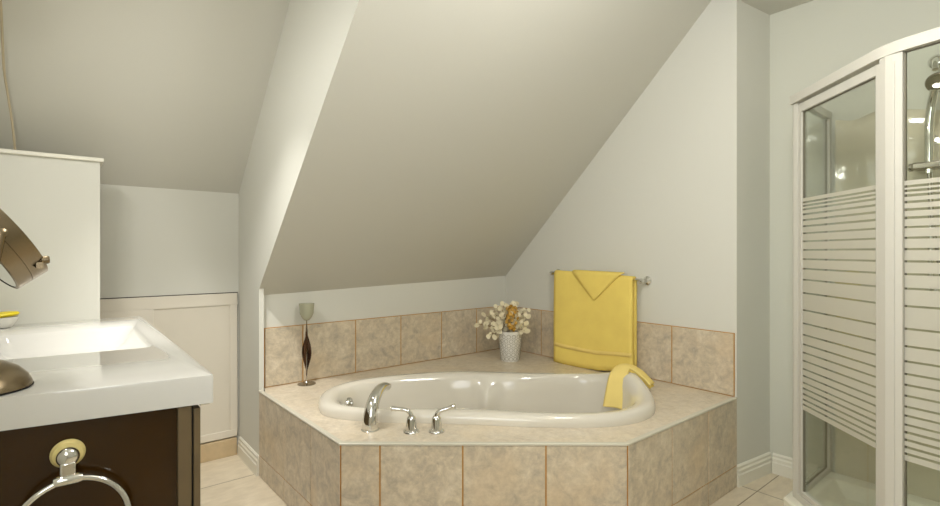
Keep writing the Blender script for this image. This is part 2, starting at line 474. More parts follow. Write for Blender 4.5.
dk.loft([[pos(a, r-0.02, 0.4502) for a, r in zip(angs, RAD)], [pos(a, r-0.004, 0.4502) for a, r in zip(angs, PR)],
         [pos(a, r-0.004, DZ-0.0002) for a, r in zip(angs, PR)], [pos(a, r-0.02, DZ-0.0002) for a, r in zip(angs, RAD)]])
dk.loft([[pos(a, r-0.02, 0.4502) for a, r in zip(angs, RAD)], [pos(a, r-0.02, DZ-0.0002) for a, r in zip(angs, RAD)]])
dko = obj('deck_top', dk, DECK, sur, smooth=False)
# pale strip that caps the deck's edge
em = MB()
ep = [Vector((0.818, 2.789, 0)), Vector((0.8355, 1.8175, 0)), Vector((1.6985, 1.1055, 0)), Vector((XR-0.008, 1.1055, 0))]
prev = None
def offp(i, k):
    def nrm(a, c): t = (c-a).normalized(); return Vector((-t.y, t.x, 0))
    if i == 0: return ep[0]+nrm(ep[0], ep[1])*k
    if i == 3: return ep[3]+nrm(ep[2], ep[3])*k
    n0, n1 = nrm(ep[i-1], ep[i]), nrm(ep[i], ep[i+1]); b = (n0+n1).normalized()
    return ep[i]+b*(k/b.dot(n0))
loops = []
for i in range(4):
    loops.append([offp(i, -0.003)+Vector((0,0,0.4505)), offp(i, -0.003)+Vector((0,0,DZ-0.001)), offp(i, 0.0)+Vector((0,0,DZ+0.0015)), offp(i, 0.017)+Vector((0,0,DZ+0.0015)), offp(i, 0.017)+Vector((0,0,0.4505))])
em.loft(loops, True, True)
obj('edge_strip', em, EDGE, sur, smooth=False)

# tiled splashbacks standing on the deck
def splash(name, label, p0, u, n, cuts, z0, z1):
    t = thing(name, label, 'tile splashback', Vector(p0)+Vector((0,0,z0)))
    m, ids = MB(), []
    for a, c in zip(cuts, cuts[1:]):
        add_tile(m, ids, Vector(p0)+Vector(u)*(a+G/2)+Vector(n)*0.003+Vector((0,0,z0+0.003)), u, (0,0,1), n, c-a-G, z1-z0-0.006, TH)
    tile_obj('tile_course', m, ids, TILE, t)
    g = MB(); p = Vector(p0); w = Vector(u)*cuts[-1]; a = Vector(u)*cuts[0]
    g.prism([p+a+Vector((0,0,z0)), p+w+Vector((0,0,z0)), p+w+Vector((0,0,z1)), p+a+Vector((0,0,z1))], Vector(n)*0.0085)
    obj('grout_bed', g, GROUT, t, smooth=False)
    return t
splash('tile_splashback', 'row of upright stone tiles on the back wall below the sloped ceiling, behind the goblet', (0, YB-0.0006, 0), (1,0,0), (0,-1,0), [0.858, 1.071, 1.401, 1.725, 2.055, 2.376, 2.668], DZ+0.001, 0.784)
splash('tile_splashback', 'row of upright stone tiles on the towel wall, running behind the yellow towel', (XR-0.0006, 0, 0), (0,1,0), (-1,0,0), [1.119, 1.457, 1.787, 2.12, 2.45, 2.818], DZ+0.001, 0.784)

# ------------------------------------------------------------------ bathtub
tub = thing('bathtub', 'white acrylic drop-in bathtub set in the tiled corner platform', 'bathtub', T(CE, CD, DZ))
def hump(e, d):
    return 0.060*exp(-((e-0.85)/0.13)**2)*exp(-((d-2.65)/0.17)**2)
prof = [(0.004, DZ+0.0003, 0), (0.002, 0.470, .2), (0.004, 0.484, .5), (0.012, 0.498, .8), (0.028, 0.506, 1), (0.055, 0.507, 1), (0.078, 0.503, 1), (0.094, 0.490, .95), (0.105, 0.465, .8), (0.116, 0.42, .4),
        (0.135, 0.33, .1), (0.150, 0.25, 0), (0.165, 0.17, 0), (0.19, 0.11, 0), (0.24, 0.075, 0), (0.32, 0.06, 0)]
loops = []
for off, z, w in prof:
    l = []
    for a, r in zip(angs, RAD):
        rr = r-off
        if z < 0.46 and off > 0.1:
            # moulded arm rests swell out of the long inner walls
            s = exp(-(((a-pi/2+0.12+pi) % (2*pi)-pi)/0.16)**2) + 0.8*exp(-(((a+pi/2+0.1+pi) % (2*pi)-pi)/0.4)**2)
            q = exp(-((z-0.36)/0.07)**2)
            rr -= 0.085*s*q
        if off > 0.3: rr = r*0.42
        e, d = CE+rr*cos(a), CD+rr*sin(a)
        eo, do = CE+r*cos(a), CD+r*sin(a)
        l.append(T(e, d, z+w*hump(e, d)))
    loops.append(l)
tm = MB(); tm.loft(loops, False, True)
obj('tub_shell', tm, ACRYL, tub, angle=60)
# overflow plate on the left inner wall
oa = radians(176)
ro = radius_at(oa)-0.118
oc = pos(oa, ro, 0.425)
odir = (T(CE, CD, 0.46)-oc).normalized()
obj('overflow_plate', MB().lathe(oc-odir*0.008, [(0.03, 0), (0.03, 0.012), (0.025, 0.017), (0.012, 0.018), (0.010, 0.026), (0.001, 0.027)], odir), CHROME, tub)

# ------------------------------------------------------------------ tub filler and its two levers
sp = thing('tub_spout', 'tall curved chrome tub spout on the deck left of the levers', 'tub spout', T(-.418, 2.085, DZ))
path = catmull([(-.418,2.085,DZ+.004), (-.417,2.088,.515), (-.409,2.115,.568), (-.396,2.165,.600), (-.382,2.21,.604), (-.371,2.245,.592)], 7)
pts = [T(*p) for p in path]
n = len(pts)
rad = []
for i in range(n):
    t = i/(n-1)
    rad.append((0.036-0.017*t, 0.034-0.020*t))
obj('spout', MB().tube(pts, rad, 18), CHROME, sp, angle=60)
obj('base_flange', MB().lathe(T(-.418, 2.085, DZ+0.0004), [(0.038, 0), (0.038, 0.003), (0.035, 0.006), (0.030, 0.007)]), CHROME, sp)

def lever(label, e, d, arm):
    t = thing('tub_lever', label, 'tub lever', T(e, d, DZ), 'chrome levers of the tub filler')
    c = T(e, d, DZ+0.0004)
    obj('lever_base', MB().lathe(c, [(0.034, 0), (0.034, 0.004), (0.030, 0.009), (0.0245, 0.012), (0.0235, 0.02), (0.022, 0.035), (0.0195, 0.052), (0.0185, 0.058), (0.014, 0.064), (0.010, 0.068)]), CHROME, t)
    pp = catmull([T(e, d, DZ+0.060)] + [T(e+x, d+y, DZ+z) for x, y, z in arm], 6)
    k = len(pp)
    rr = [0.0115-0.003*min(1, i/(k*.4)) + (0.004*max(0, (i/(k-1)-.62)/.38)) for i in range(k)]
    rr[-1] *= 0.6
    obj('lever_handle', MB().tube(pp, rr, 12), CHROME, t, angle=60)
lever('chrome tub lever next to the spout, its handle pointing left', -.243, 2.060, [(-.005, 0, .076), (-.020, 0, .089), (-.048, .002, .093), (-.075, .003, .095), (-.085, .003, .095)])
lever('chrome tub lever farther from the spout, its handle pointing right', -.139, 2.062, [(.005, 0, .076), (.020, 0, .088), (.045, .002, .095), (.066, .003, .102), (.080, .003, .105)])

# ------------------------------------------------------------------ goblet
gx, gy = 1.067, 2.755
gb = thing('goblet_candle_holder', 'tall goblet with twisted dark metal stem on the left end of the tub deck', 'goblet', (gx, gy, DZ))
obj('base', MB().lathe((gx, gy, DZ+0.0005), [(0.050, 0), (0.050, 0.003), (0.043, 0.006), (0.012, 0.009), (0.004, 0.02)], n=32), SILV, gb)
obj('stem', MB().tube([(gx, gy, DZ+0.006), (gx, gy, 0.62), (gx, gy, 0.82)], 0.0035, 8), SILV, gb)
for ph in (0.0, pi):
    rows = []
    for i in range(29):
        t = i/28; z = 0.50+0.30*t; a = 0.6+ph+t*1.25*pi
        wd = 0.022*sin(pi*t**0.8)**0.9+0.002
        bow = 0.008*sin(pi*t)
        ax = Vector((cos(a), sin(a), 0)); nx = Vector((-sin(a), cos(a), 0))
        c = Vector((gx, gy, z))+nx*bow
        rows.append([c-ax*wd*.15, c+ax*wd*.35+nx*.004*sin(pi*t), c+ax*wd*.7+nx*.004*sin(pi*t), c+ax*wd])
    obj('twisted_leaf', grid_loft(rows), BLADE, gb, solid=0.003, angle=80)
obj('cup', MB().lathe((gx, gy, 0.815), [(0.004, 0), (0.014, 0.003), (0.027, 0.018), (0.037, 0.040), (0.0385, 0.065), (0.042, 0.096), (0.0398, 0.096), (0.0355, 0.065), (0.030, 0.030), (0.002, 0.015)]), GOBG, gb)

# ------------------------------------------------------------------ vase with dried honesty
vx, vy = 2.385, 2.475
vs = thing('vase', 'white conical vase with a ring relief in the tub corner', 'vase', (vx, vy, DZ))
VH = 0.205
obj('body', MB().lathe((vx, vy, DZ+0.0005), [(0.060, 0), (0.062, 0.004), (0.070, VH*.5), (0.0805, VH-0.004), (0.0815, VH), (0.077, VH), (0.066, VH*.5), (0.056, 0.02), (0.001, 0.018)], n=40), VASEW, vs)
rm = MB()
for r in range(6):
    z = 0.026+r*0.0305; R = 0.062+0.0187*z/VH
    for k in range(14):
        a = 2*pi*(k+0.5*(r % 2))/14
        nrm = Vector((cos(a), sin(a), -0.08)).normalized()
        c = Vector((vx, vy, DZ+z))+nrm*(R+0.0008)
        rm.ring(c, nrm, 0.0126, 0.0016, 14, 5)
obj('ring_relief', rm, VASEG, vs)

def disc(m, c, nrm, r, n=8):
    nrm = nrm.normalized(); u = nrm.orthogonal().normalized(); v = nrm.cross(u)
    pts = [c+u*r*1.12*cos(2*pi*k/n)+v*r*0.9*sin(2*pi*k/n)+nrm*(0.05*r*(k % 2)) for k in range(n)]
    m.prism(pts, nrm*0.0016)
rnd = random.Random(11)
right = E_; toward = -D_
# (sideways lean, height, lean towards the viewer)
sprigs = [(-.205,.12,.05), (-.165,.17,.0), (-.12,.20,.06), (-.14,.10,.10), (-.065,.215,.02), (-.13,.03,.09), (.055,.215,.03), (.10,.19,.05), (.125,.12,.08), (.135,.19,-.02), (.085,.06,.12), (.02,.17,.10), (-.02,.225,-.03)]
mouth = Vector((vx, vy, DZ+VH))
for i, (sx, h, tw) in enumerate(sprigs):
    t = thing('dried_flower_sprig', 'sprig of dried cream seed pods standing in the white vase', 'dried flower', Vector((vx, vy, DZ+0.10)), 'dried cream sprigs in the vase')
    sx, h = (sx*1.0 if sx < 0 else sx*.86), h*.84-.05*abs(sx)/.2
    tip = mouth+right*sx+toward*tw+Vector((0,0,h))
    base = Vector((vx, vy, DZ+0.03))+right*sx*0.12+toward*tw*.12
    mid = mouth+right*sx*.28+toward*tw*.28+Vector((0,0,.015))
    pth = catmull([base, mid, mouth+right*sx*.62+toward*tw*.62+Vector((0,0,h*.62)), tip], 6)
    sm = MB(); sm.tube(pth, 0.0016, 5)
    pm = MB()
    for k in range(14):
        f = 0.42+0.58*k/13
        p = pth[int(f*(len(pth)-1))]
        off = Vector((rnd.uniform(-1,1), rnd.uniform(-1,1), rnd.uniform(-.7,.9)))*0.034
        sm.tube([p, p+off*.5, p+off], 0.0009, 4)
        nr = toward+Vector((rnd.uniform(-1,1), rnd.uniform(-1,1), rnd.uniform(-.5,.9)))*0.8
        disc(pm, p+off, nr, rnd.uniform(0.013, 0.020))
    obj('stalk', sm, STEM, t)
    obj('seed_pods', pm, PODS, t, smooth=False)
t = thing('golden_flower', 'golden brown flower cluster in the middle of the white vase', 'dried flower', (vx, vy, DZ+0.10))
fp = mouth+right*.004+toward*.085+Vector((0,0,.105))
obj('stalk', MB().tube(catmull([Vector((vx, vy, DZ+0.03)), mouth+toward*.02, fp-Vector((0,0,.03)), fp], 5), 0.0025, 6), STEM, t)
pm = MB()
for k in range(46):
    a = k*2.39996; zz = -0.085+0.15*k/45
    rr = 0.040*sqrt(max(0.05, 1-((zz)/0.085)**2))*(.45+.85*rnd.random())+0.004
    c = fp+Vector((cos(a)*rr, sin(a)*rr, zz))
    disc(pm, c, Vector((cos(a), sin(a), .5+rnd.uniform(-.5,.5))), rnd.uniform(0.011, 0.017), 6)
obj('petals', pm, PODGOLD, t, smooth=False)

# ------------------------------------------------------------------ towel bar and towel
BX, BZ = 2.615, 1.057
TY0, TY1 = 1.660, 2.258
def bz(y): return 1.0445+0.0215*(y-1.66)/0.6      # the bar hangs a little out of level
tb = thing('towel_bar', 'chrome towel bar on the wall above the tub, holding the yellow towel', 'towel bar', (XR, 1.98, BZ))
obj('rail', MB().tube([(BX, 1.615, bz(1.615)-.005), (BX, 2.292, bz(2.292)-.005)], 0.008, 12), CHROME, tb)
for y in (1.612, 2.296):
    m = MB().lathe((XR-0.0005, y, bz(y)-.010), [(0.026, 0), (0.026, 0.006), (0.020, 0.012), (0.012, 0.02), (0.011, 0.05), (0.015, 0.058), (0.016, 0.075), (0.010, 0.083), (0.001, 0.085)], (-1, 0, 0), 20)
    obj('bracket', m, CHROME, tb)

tw = thing('bath_towel', 'yellow bath towel folded over the chrome bar with a pointed flap', 'towel', (BX, 1.96, 0.47))
def towel_rows(ny, front):
    rows = []
    for j in range(ny+1):
        f = j/ny; y = TY0+(TY1-TY0)*f
        zb = 0.497-0.036*min(1, f/0.42) + (0.003*sin(6*f)); BZ = bz(y)-.010
        if not front: zb += 0.012
        row = []
        ripple = 0.0035*sin(f*9+0.7)+0.002*sin(f*23)
        # front layer
        for i in range(19):
            g = i/18; z = zb+(BZ-zb)*g
            x = BX-0.020-ripple*(1-g)**.7-0.010*(1-g)
            yy = y+0.004*(1-g)*sin(3*g+f*5)-(0.012*(1-g)*(1-f))
            row.append((x, yy, z))
        for i in range(1, 8):
            a = pi*i/8; row.append((BX-0.020*cos(a), y, BZ+0.017*sin(a)))
        for i in range(13):
            g = 1-i/12; z = zb+0.02+(BZ-zb-0.02)*g
            row.append((BX+0.020+ripple*.3*(1-g), y-0.012*f*(1-g)+0.02*(1-f)*0, z))
        rows.append(row)
    return rows
obj('cloth', grid_loft(towel_rows(28, True)), TERRY, tw, solid=0.013, angle=80)
# woven border band near the hem
rows = []
for j in range(25):
    f = j/24; y = TY0+0.002+(TY1-TY0-0.004)*f
    zb = 0.497-0.036*min(1, f/0.42)+0.003*sin(6*f); BZ_ = bz(y)-.010
    ripple = 0.0035*sin(f*9+0.7)+0.002*sin(f*23)
    r = []
    for z in (zb+0.088+.022*f, zb+0.100+.022*f, zb+0.112+.022*f):
        g = (z-zb)/(BZ_-zb)
        r.append((BX-0.0278-ripple*(1-g)**.7-0.010*(1-g), y+0.004*(1-g)*sin(3*g+f*5)-(0.012*(1-g)*(1-f)), z))
    rows.append(r)
obj('border_band', grid_loft(rows), TERRYB, tw, solid=0.003)
# pointed flap folded over the bar
rows = []
for i in range(13):
    g = i/12
    z = BZ+0.010-0.165*g
    yl, yr = 2.10+(1.928-2.10)*g, 1.735+(1.916-1.735)*g
    x = BX-0.032-0.004*sin(pi*g)-0.004*g
    row = [(x+0.004*(abs(k/8-.5)*2)**3, yr+(yl-yr)*k/8, z) for k in range(9)]
    rows.append(row)
top = [(BX+0.004, 1.73+(2.105-1.73)*k/8, BZ+0.019+.006*(k/8)) for k in range(9)]
mid = [(BX-0.020, 1.732+(2.103-1.732)*k/8, BZ+0.015+.006*(k/8)) for k in range(9)]
obj('pointed_flap', grid_loft([top, mid]+rows), TERRY, tw, solid=0.007, angle=80)

# wash cloth over the raised end of the tub
wash = thing('wash_cloth', 'small folded yellow wash cloth draped over the raised right end of the bathtub', 'wash cloth', T(.835, 2.67, .55))
cl_ = catmull([(.748,2.597,.385), (.756,2.606,.43), (.768,2.62,.482), (.785,2.64,.535), (.806,2.662,.572), (.837,2.672,.587), (.872,2.663,.580), (.903,2.647,.560), (.932,2.628,.532), (.955,2.612,.505)], 4)
def cloth_rows(pts, w0, w1, drop, start):
    rows = []; m = len(pts)
    for i in range(start, m):
        g = i/(m-1); a, b = pts[max(i-1, 0)], pts[min(i+1, m-1)]
        t = Vector((b.x-a.x, b.y-a.y)).normalized(); r = Vector((t.y, -t.x))
        w = w0+(w1-w0)*g; row = []
        for k in range(11):
            f = k/10-.5
            row.append(T(pts[i].x+r.x*w*f, pts[i].y+r.y*w*f, pts[i].z-drop+0.005*cos(f*pi)+0.002*sin(5*f+6*g)))
        rows.append(row)
    return rows
pth = []
for i in range(len(cl_)):          # ease the turn so that the folds stay smooth
    a = max(0, i-4); b = min(len(cl_), i+5); k = min(i-a, b-1-i)
    seg = cl_[i-k:i+k+1]; q = sum(seg, Vector((0,0,0)))/len(seg)
    pth.append(Vector((q.x, q.y, cl_[i].z)))
obj('cloth', grid_loft(cloth_rows(pth, .115, .07, 0, 0)), TERRYL, wash, solid=0.012, angle=80)
obj('under_fold', grid_loft(cloth_rows(pth, .10, .06, .014, 20)), TERRY, wash, solid=0.010, angle=80)

# ------------------------------------------------------------------ vanity
VY0, VY1, VX1 = 1.362, 2.795, 0.263
van = thing('vanity_cabinet', 'dark brown glossy vanity cabinet under the white sink top', 'vanity cabinet', (0.0, 2.08, 0))
SK = .14
obj('end_panel', MB().prism([(XL+0.002, VY0+0.006+SK*(.263-XL), .08), (0.2142, VY0+0.006+SK*.049, .08), (0.2142, VY0+0.02+SK*.049, .08), (XL+0.002, VY0+0.02+SK*(.263-XL), .08)], (0, 0, .749)), WOODD, van, smooth=False)
obj('carcass', MB().box((XL+0.002, VY0+0.105, 0.08), (0.238, VY1, 0.79)), WOODM, van)
obj('end_stile', MB().box((0.2145, VY0, 0.02), (0.2435, VY0+0.02, 0.829)), WOODM, van, bevel=0.002)
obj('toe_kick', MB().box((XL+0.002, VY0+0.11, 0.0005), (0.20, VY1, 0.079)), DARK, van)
obj('shadow_gap', MB().box((0.2437, VY0+0.008, 0.08), (0.2475, VY1, 0.829)), DARK, van)
for k in range(3):
    y0 = VY0+0.001+k*0.478; y1 = y0+0.474
    d = obj('door', MB().box((0.248, y0, 0.06), (0.263, y1, 0.820)), WOODM, van, bevel=0.002)
    obj('handle', MB().tube([(0.264, (y0+y1)/2-.06, 0.78), (0.27, (y0+y1)/2-.06, 0.78), (0.27, (y0+y1)/2+.06, 0.78), (0.264, (y0+y1)/2+.06, 0.78)], 0.005, 8), NICKEL, d)

sk = thing('sink_top', 'thick white ceramic sink top with a wide shallow basin on the brown vanity', 'sink', (0.0, 2.08, 0.83))
def rrect(x0, y0, x1, y1, r, z, n=10):
    out = []
    for cx_, cy_, a0_ in ((x1-r, y1-r, 0), (x0+r, y1-r, pi/2), (x0+r, y0+r, pi), (x1-r, y0+r, 1.5*pi)):
        for k in range(n+1):
            a = a0_+(pi/2)*k/n; out.append((cx_+r*cos(a), cy_+r*sin(a), z))
    return out
sx0, sx1, sy0, sy1 = XL+0.002, 0.288, 1.345, 2.799
sm = MB()
L_ = [rrect(sx0, sy0, sx1, sy1, 0.004, .831), rrect(sx0, sy0, sx1, sy1, 0.004, .895), rrect(sx0+.001, sy0+.001, sx1-.001, sy1-.001, 0.004, .899), rrect(sx0+.005, sy0+.005, sx1-.005, sy1-.005, 0.004, .9005),
      rrect(-.19, 1.845, .228, 2.455, .045, .9005), rrect(-.186, 1.85, .223, 2.45, .042, .897), rrect(-.182, 1.857, .217, 2.443, .04, .885), rrect(-.165, 1.88, .19, 2.41, .04, .845), rrect(-.14, 1.92, .155, 2.36, .04, .826), rrect(-.11, 1.96, .12, 2.32, .04, .822)]
sm.loft(L_, False, True)
for v in sm.b.verts:
    if v.co.y < 1.6: v.co.y += .165*(.288-v.co.x)
    elif v.co.y < 2.0: v.co.y += .12*(.288-v.co.x)
obj('sink_shell', sm, CERAM, sk, angle=50)
obj('drain', MB().lathe((0.0, 2.14, .8225), [(.03, 0), (.03, .003), (.022, .005), (.001, .006)]), CHROME, sk)
obj('clip', MB().box((0.262, 1.366, .823), (0.284, 1.376, .8305)), CHROME, sk, bevel=0.002)

# towel ring on the cabinet end
rx, rz, ry = 0.010, 0.762, VY0+0.0055+.14*.253-.005
tr = thing('towel_ring', 'chrome towel ring on a yellowed suction cup stuck to the dark cabinet end', 'towel ring', (rx, ry, rz))
obj('suction_cup', MB().lathe((rx, ry-0.0006, rz), [(.030, 0), (.031, .003), (.029, .006), (.028, .0085), (.026, .011), (.021, .012)], (0,-1,0), 32), CUPY, tr)
obj('boss', MB().lathe((rx, ry-0.012, rz-.003), [(.0205, 0), (.0205, .008), (.017, .014), (.010, .018), (.001, .0185)], (0,-1,0), 28), CHROME, tr)
obj('hanger', MB().box((rx-.014, ry-.030, rz-.046), (rx+.014, ry-.016, rz-.012)), CHROME, tr, bevel=0.004)
obj('sleeve', MB().tube([(rx-.024, ry-.026, rz-.050), (rx-.016, ry-.026, rz-.0495), (rx+.016, ry-.026, rz-.0495), (rx+.024, ry-.026, rz-.050)], [.0095, .0115, .0115, .0095], 14), CHROME, tr)
obj('ring', MB().ring((rx+.006, ry-.026-.018, rz-.050-.099), (0, 1, -.17), 0.101, 0.0066, 56, 12), CHROME, tr, angle=80)

# make-up mirror
mx_, my_ = -0.148, 1.503
mm = thing('makeup_mirror', 'brushed metal round make-up mirror on a dome base, standing on the sink top', 'mirror', (mx_, my_, .9015))
obj('dome_base', MB().lathe((mx_, my_, .9055), [(.098, 0), (.097, .006), (.090, .022), (.074, .040), (.050, .054), (.024, .062), (.012, .066), (.009, .072)], n=40), NICKEL, mm)
obj('base_pad', MB().lathe((mx_, my_, .9015), [(.097, 0), (.099, .002), (.099, .004)], n=40), DARK, mm)
hc = T(-1.081, 1.110, 1.240)
axn = (E_*0.48+Vector((0,0,.60))+D_*0.65).normalized()
R_ = 0.132
obj('stem', MB().tube([(mx_, my_, .97), (mx_, my_, 1.085)], .007, 12), NICKEL, mm)
hd = MB()
hd.lathe(hc, [(R_-.006, -.034), (R_, -.032), (R_, -.004), (R_-.0012, -.0035), (R_-.0012, -.0025), (R_, -.002), (R_, .032), (R_-.006, .034)], axn, 56, False, False)
hdo = obj('mirror_drum', hd, NICKEL, mm)
for s in (-1, 1):
    obj('mirror_glass', MB().lathe(hc+axn*s*.0325, [(R_-.006, 0), (R_-.02, .0005*s)], axn, 56), MIRROR, hdo)
side = axn.cross(Vector((0,0,1))).normalized()
if side.dot(D_) > 0: side = -side
yk = []
down = (Vector((0,0,-1)) - side*0).normalized()
for i in range(25):
    a = pi*i/24; rr = R_+.016
    yk.append(hc+side*rr*cos(a)+Vector((-0.020*sin(a), -.008*sin(a), -rr*1.12*sin(a))))
obj('yoke', MB().tube(yk, .0075, 12), NICKEL, mm, angle=80)
for s in (-1, 1):
    obj('pivot', MB().lathe(hc+side*s*(R_-.004), [(.012, 0), (.012, .012), (.010, .024), (.004, .027)], side*s, 20), NICKEL, mm)
kd = (E_*.73+D_*.68+Vector((0,0,.05))).normalized()
kp = T(-.972, 1.110, 1.182)
obj('tilt_knob', MB().lathe(kp, [(.006, -.014), (.006, .012), (.009, .013), (.0095, .024), (.007, .027), (.001, .0275)], kd, 16).box(kp+Vector((.004,-.006,-.018)), kp+Vector((.016,.006,-.004))), NICKEL, hdo)

# soap dish and soap
so = thing('soap_dish', 'small pale bowl holding yellow soap at the back left of the sink top', 'soap dish', (-.186, 2.70, .9015))
obj('bowl', MB().lathe((-.186, 2.70, .902), [(.026, 0), (.032, .002), (.044, .02), (.052, .040), (.0505, .041), (.042, .022), (.028, .006), (.001, .005)], n=28), VASEW, so)
ob = MB()
ob.lathe((0, 0, 0), [(.010, -.010), (.040, -.007), (.047, .0), (.042, .008), (.020, .012)], n=28)
for v in ob.b.verts: v.co = Vector((v.co.x*1.15, v.co.y*.8, v.co.z+0.10*v.co.x))+Vector((-.184, 2.70, .951))
sp_ = obj('soap_bar', ob, SOAP, None, loc=(-.186, 2.70, .95))
tag(sp_, 'bright yellow soap lying on the small pale bowl on the sink top', 'soap')

# thin cord hanging in front of the alcove slope down to the half wall
cp = catmull([(-.176,2.47,2.17), (-.175,2.535,2.10), (-.176,2.595,2.027), (-.177,2.69,1.920), (-.171,2.771,1.843), (-.163,2.80,1.769), (-.157,2.83,1.692), (-.153,2.86,1.627)], 6)
tag(obj('hanging_cord', MB().tube(cp, .0042, 8), CORD), 'thin beige cord running down from the sloped ceiling to the half wall', 'cord')

# ------------------------------------------------------------------ shower
PA = Vector((2.554, 0.797, 0)); PB = Vector((2.176, 0.402, 0))
d2 = Vector((-sin(radians(12)), -cos(radians(12)), 0))
PC = PB+d2*((PB.y+0.499)/cos(radians(12)))
TZ = 0.10
tray = thing('shower_tray', 'low white shower tray with sunken basin under the glass shower', 'shower tray', (2.6, 0.2, 0))
def tpoly(k, z):
    """tray outline moved inwards by k"""
    P = [Vector((XS-0.001, .845, 0)), Vector((2.525, .845, 0)), Vector((2.118, .430, 0)), Vector((1.935, -.497, 0)), Vector((XS-0.001, -.497, 0))]
    out = []; n = len(P); cen = sum(P, Vector())/n
    for i in range(n):
        e0 = (P[i]-P[i-1]).normalized(); e1 = (P[(i+1) % n]-P[i]).normalized()
        n0 = Vector((-e0.y, e0.x, 0)); n1 = Vector((-e1.y, e1.x, 0))
        if n0.dot(cen-P[i]) < 0: n0, n1 = -n0, -n1
        b = (n0+n1).normalized(); q = P[i]+b*(k/b.dot(n0))
        out.append(Vector((q.x, q.y, z)))
    return out
m = MB()
m.loft([tpoly(.0, .0005), tpoly(.0, TZ-.012), tpoly(.010, TZ), tpoly(.095, TZ), tpoly(.11, TZ-.01), tpoly(.15, .045), tpoly(.22, .032)], True, True)
obj('tray_shell', m, TRAY, tray, bevel=0.004, smooth=True, angle=30)
# raised ledge along the back wall
obj('drain', MB().lathe((2.55, .1, .0325), [(.045, 0), (.045, .003), (.001, .004)]), CHROME, tray)

sh = thing('shower_enclosure', 'white framed glass shower with white striped panes on the right', 'shower enclosure', (2.5, 0.3, TZ))
FZ0, FZ1 = TZ+0.001, 1.902
dg = (PB-PA).normalized(); ndg = Vector((-dg.y, dg.x, 0))
if ndg.dot(Vector((-1,0,0))) < 0: ndg = -ndg        # out of the shower, to the viewer
n2 = Vector((d2.y, -d2.x, 0))
if n2.dot(Vector((-1,0,0))) < 0: n2 = -n2
def post(pts, z0=FZ0, z1=1.865): return MB().prism([Vector((p.x, p.y, z0)) for p in pts], (0,0,z1-z0))
# corner post between side pane and door
m = post([PA+Vector((.014,.018,0)), PA+Vector((-.006,.018,0)), PA+Vector((-.016,.008,0)), PA+dg*.022+ndg*.012, PA+dg*.022-ndg*.014, PA+Vector((.014,-.012,0))])
obj('post', m, FRAMEW, sh, bevel=0.002, smooth=False)
# broad ribbed post between door and fixed pane
m = post([PB-dg*.028+ndg*.018, PB+ndg*.018, PB+d2*.010+n2*.018, PB+d2*.039+n2*.018, PB+d2*.039-n2*.016, PB-dg*.028-ndg*.016], z1=1.866)
m.prism([Vector((*(p.xy), FZ0)) for p in (PB+d2*.012+n2*.018, PB+d2*.018+n2*.018, PB+d2*.018+n2*.021, PB+d2*.012+n2*.021)], (0,0,1.84-FZ0))
obj('post', m, FRAMEW, sh, bevel=0.002, smooth=False)
m = post([PC-d2*.03+n2*.016, PC+n2*.016, PC-n2*.016, PC-d2*.03-n2*.016])
obj('post', m, FRAMEW, sh, bevel=0.002, smooth=False)
JX = XS-0.0135
m = MB().box((XS-.045, PA.y-.014, FZ0), (JX, PA.y+.014, FZ1))
obj('wall_jamb', m, FRAMEW, sh, bevel=0.002, smooth=False)
U = Vector((0,0,1))
def rail(name, p, q, z0, z1, th, shift=Vector((0,0,0)), parent=sh, material=FRAMEW):
    p, q = Vector((p.x, p.y, (z0+z1)/2))+shift, Vector((q.x, q.y, (z0+z1)/2))+shift
    m = MB(); m.bar(p, q, th, z1-z0)
    return obj(name, m, material, parent, bevel=0.0025, smooth=False)
nmid = (ndg+n2).normalized()
cl_ = [PA-dg*.016+ndg*.005, PA+dg*.2+ndg*.005] + [PB+(ndg*(1-t)+n2*t).normalized()*.005-dg*.06*(1-t)**2+d2*.06*t**2 for t in (0, .2, .4, .6, .8, 1)] + [PB+d2*.3+n2*.005, PC+n2*.005]
loops = []
for i, c in enumerate(cl_):
    t = (cl_[min(i+1, len(cl_)-1)]-cl_[max(i-1, 0)]).normalized(); nn = Vector((t.y, -t.x, 0))
    if nn.dot(nmid) < 0: nn = -nn
    loops.append([c+nn*.021+U*1.866, c+nn*.021+U*1.902, c+nn*.017+U*1.907, c-nn*.019+U*1.907, c-nn*.019+U*1.866])
obj('header', MB().loft(loops, True, True), FRAMEW, sh, angle=35)
rail('header', PA+Vector((.018,0,0)), Vector((JX, PA.y, 0)), 1.866, 1.902, .030)
rail('sill', PA+dg*.02, PB-dg*.029, FZ0, .130, .036)
rail('sill', PB+d2*.040, PC-d2*.03, FZ0, .130, .030)
rail('sill', PA+Vector((.014,0,0)), Vector((XS-.045, PA.y, 0)), FZ0, .124, .026)
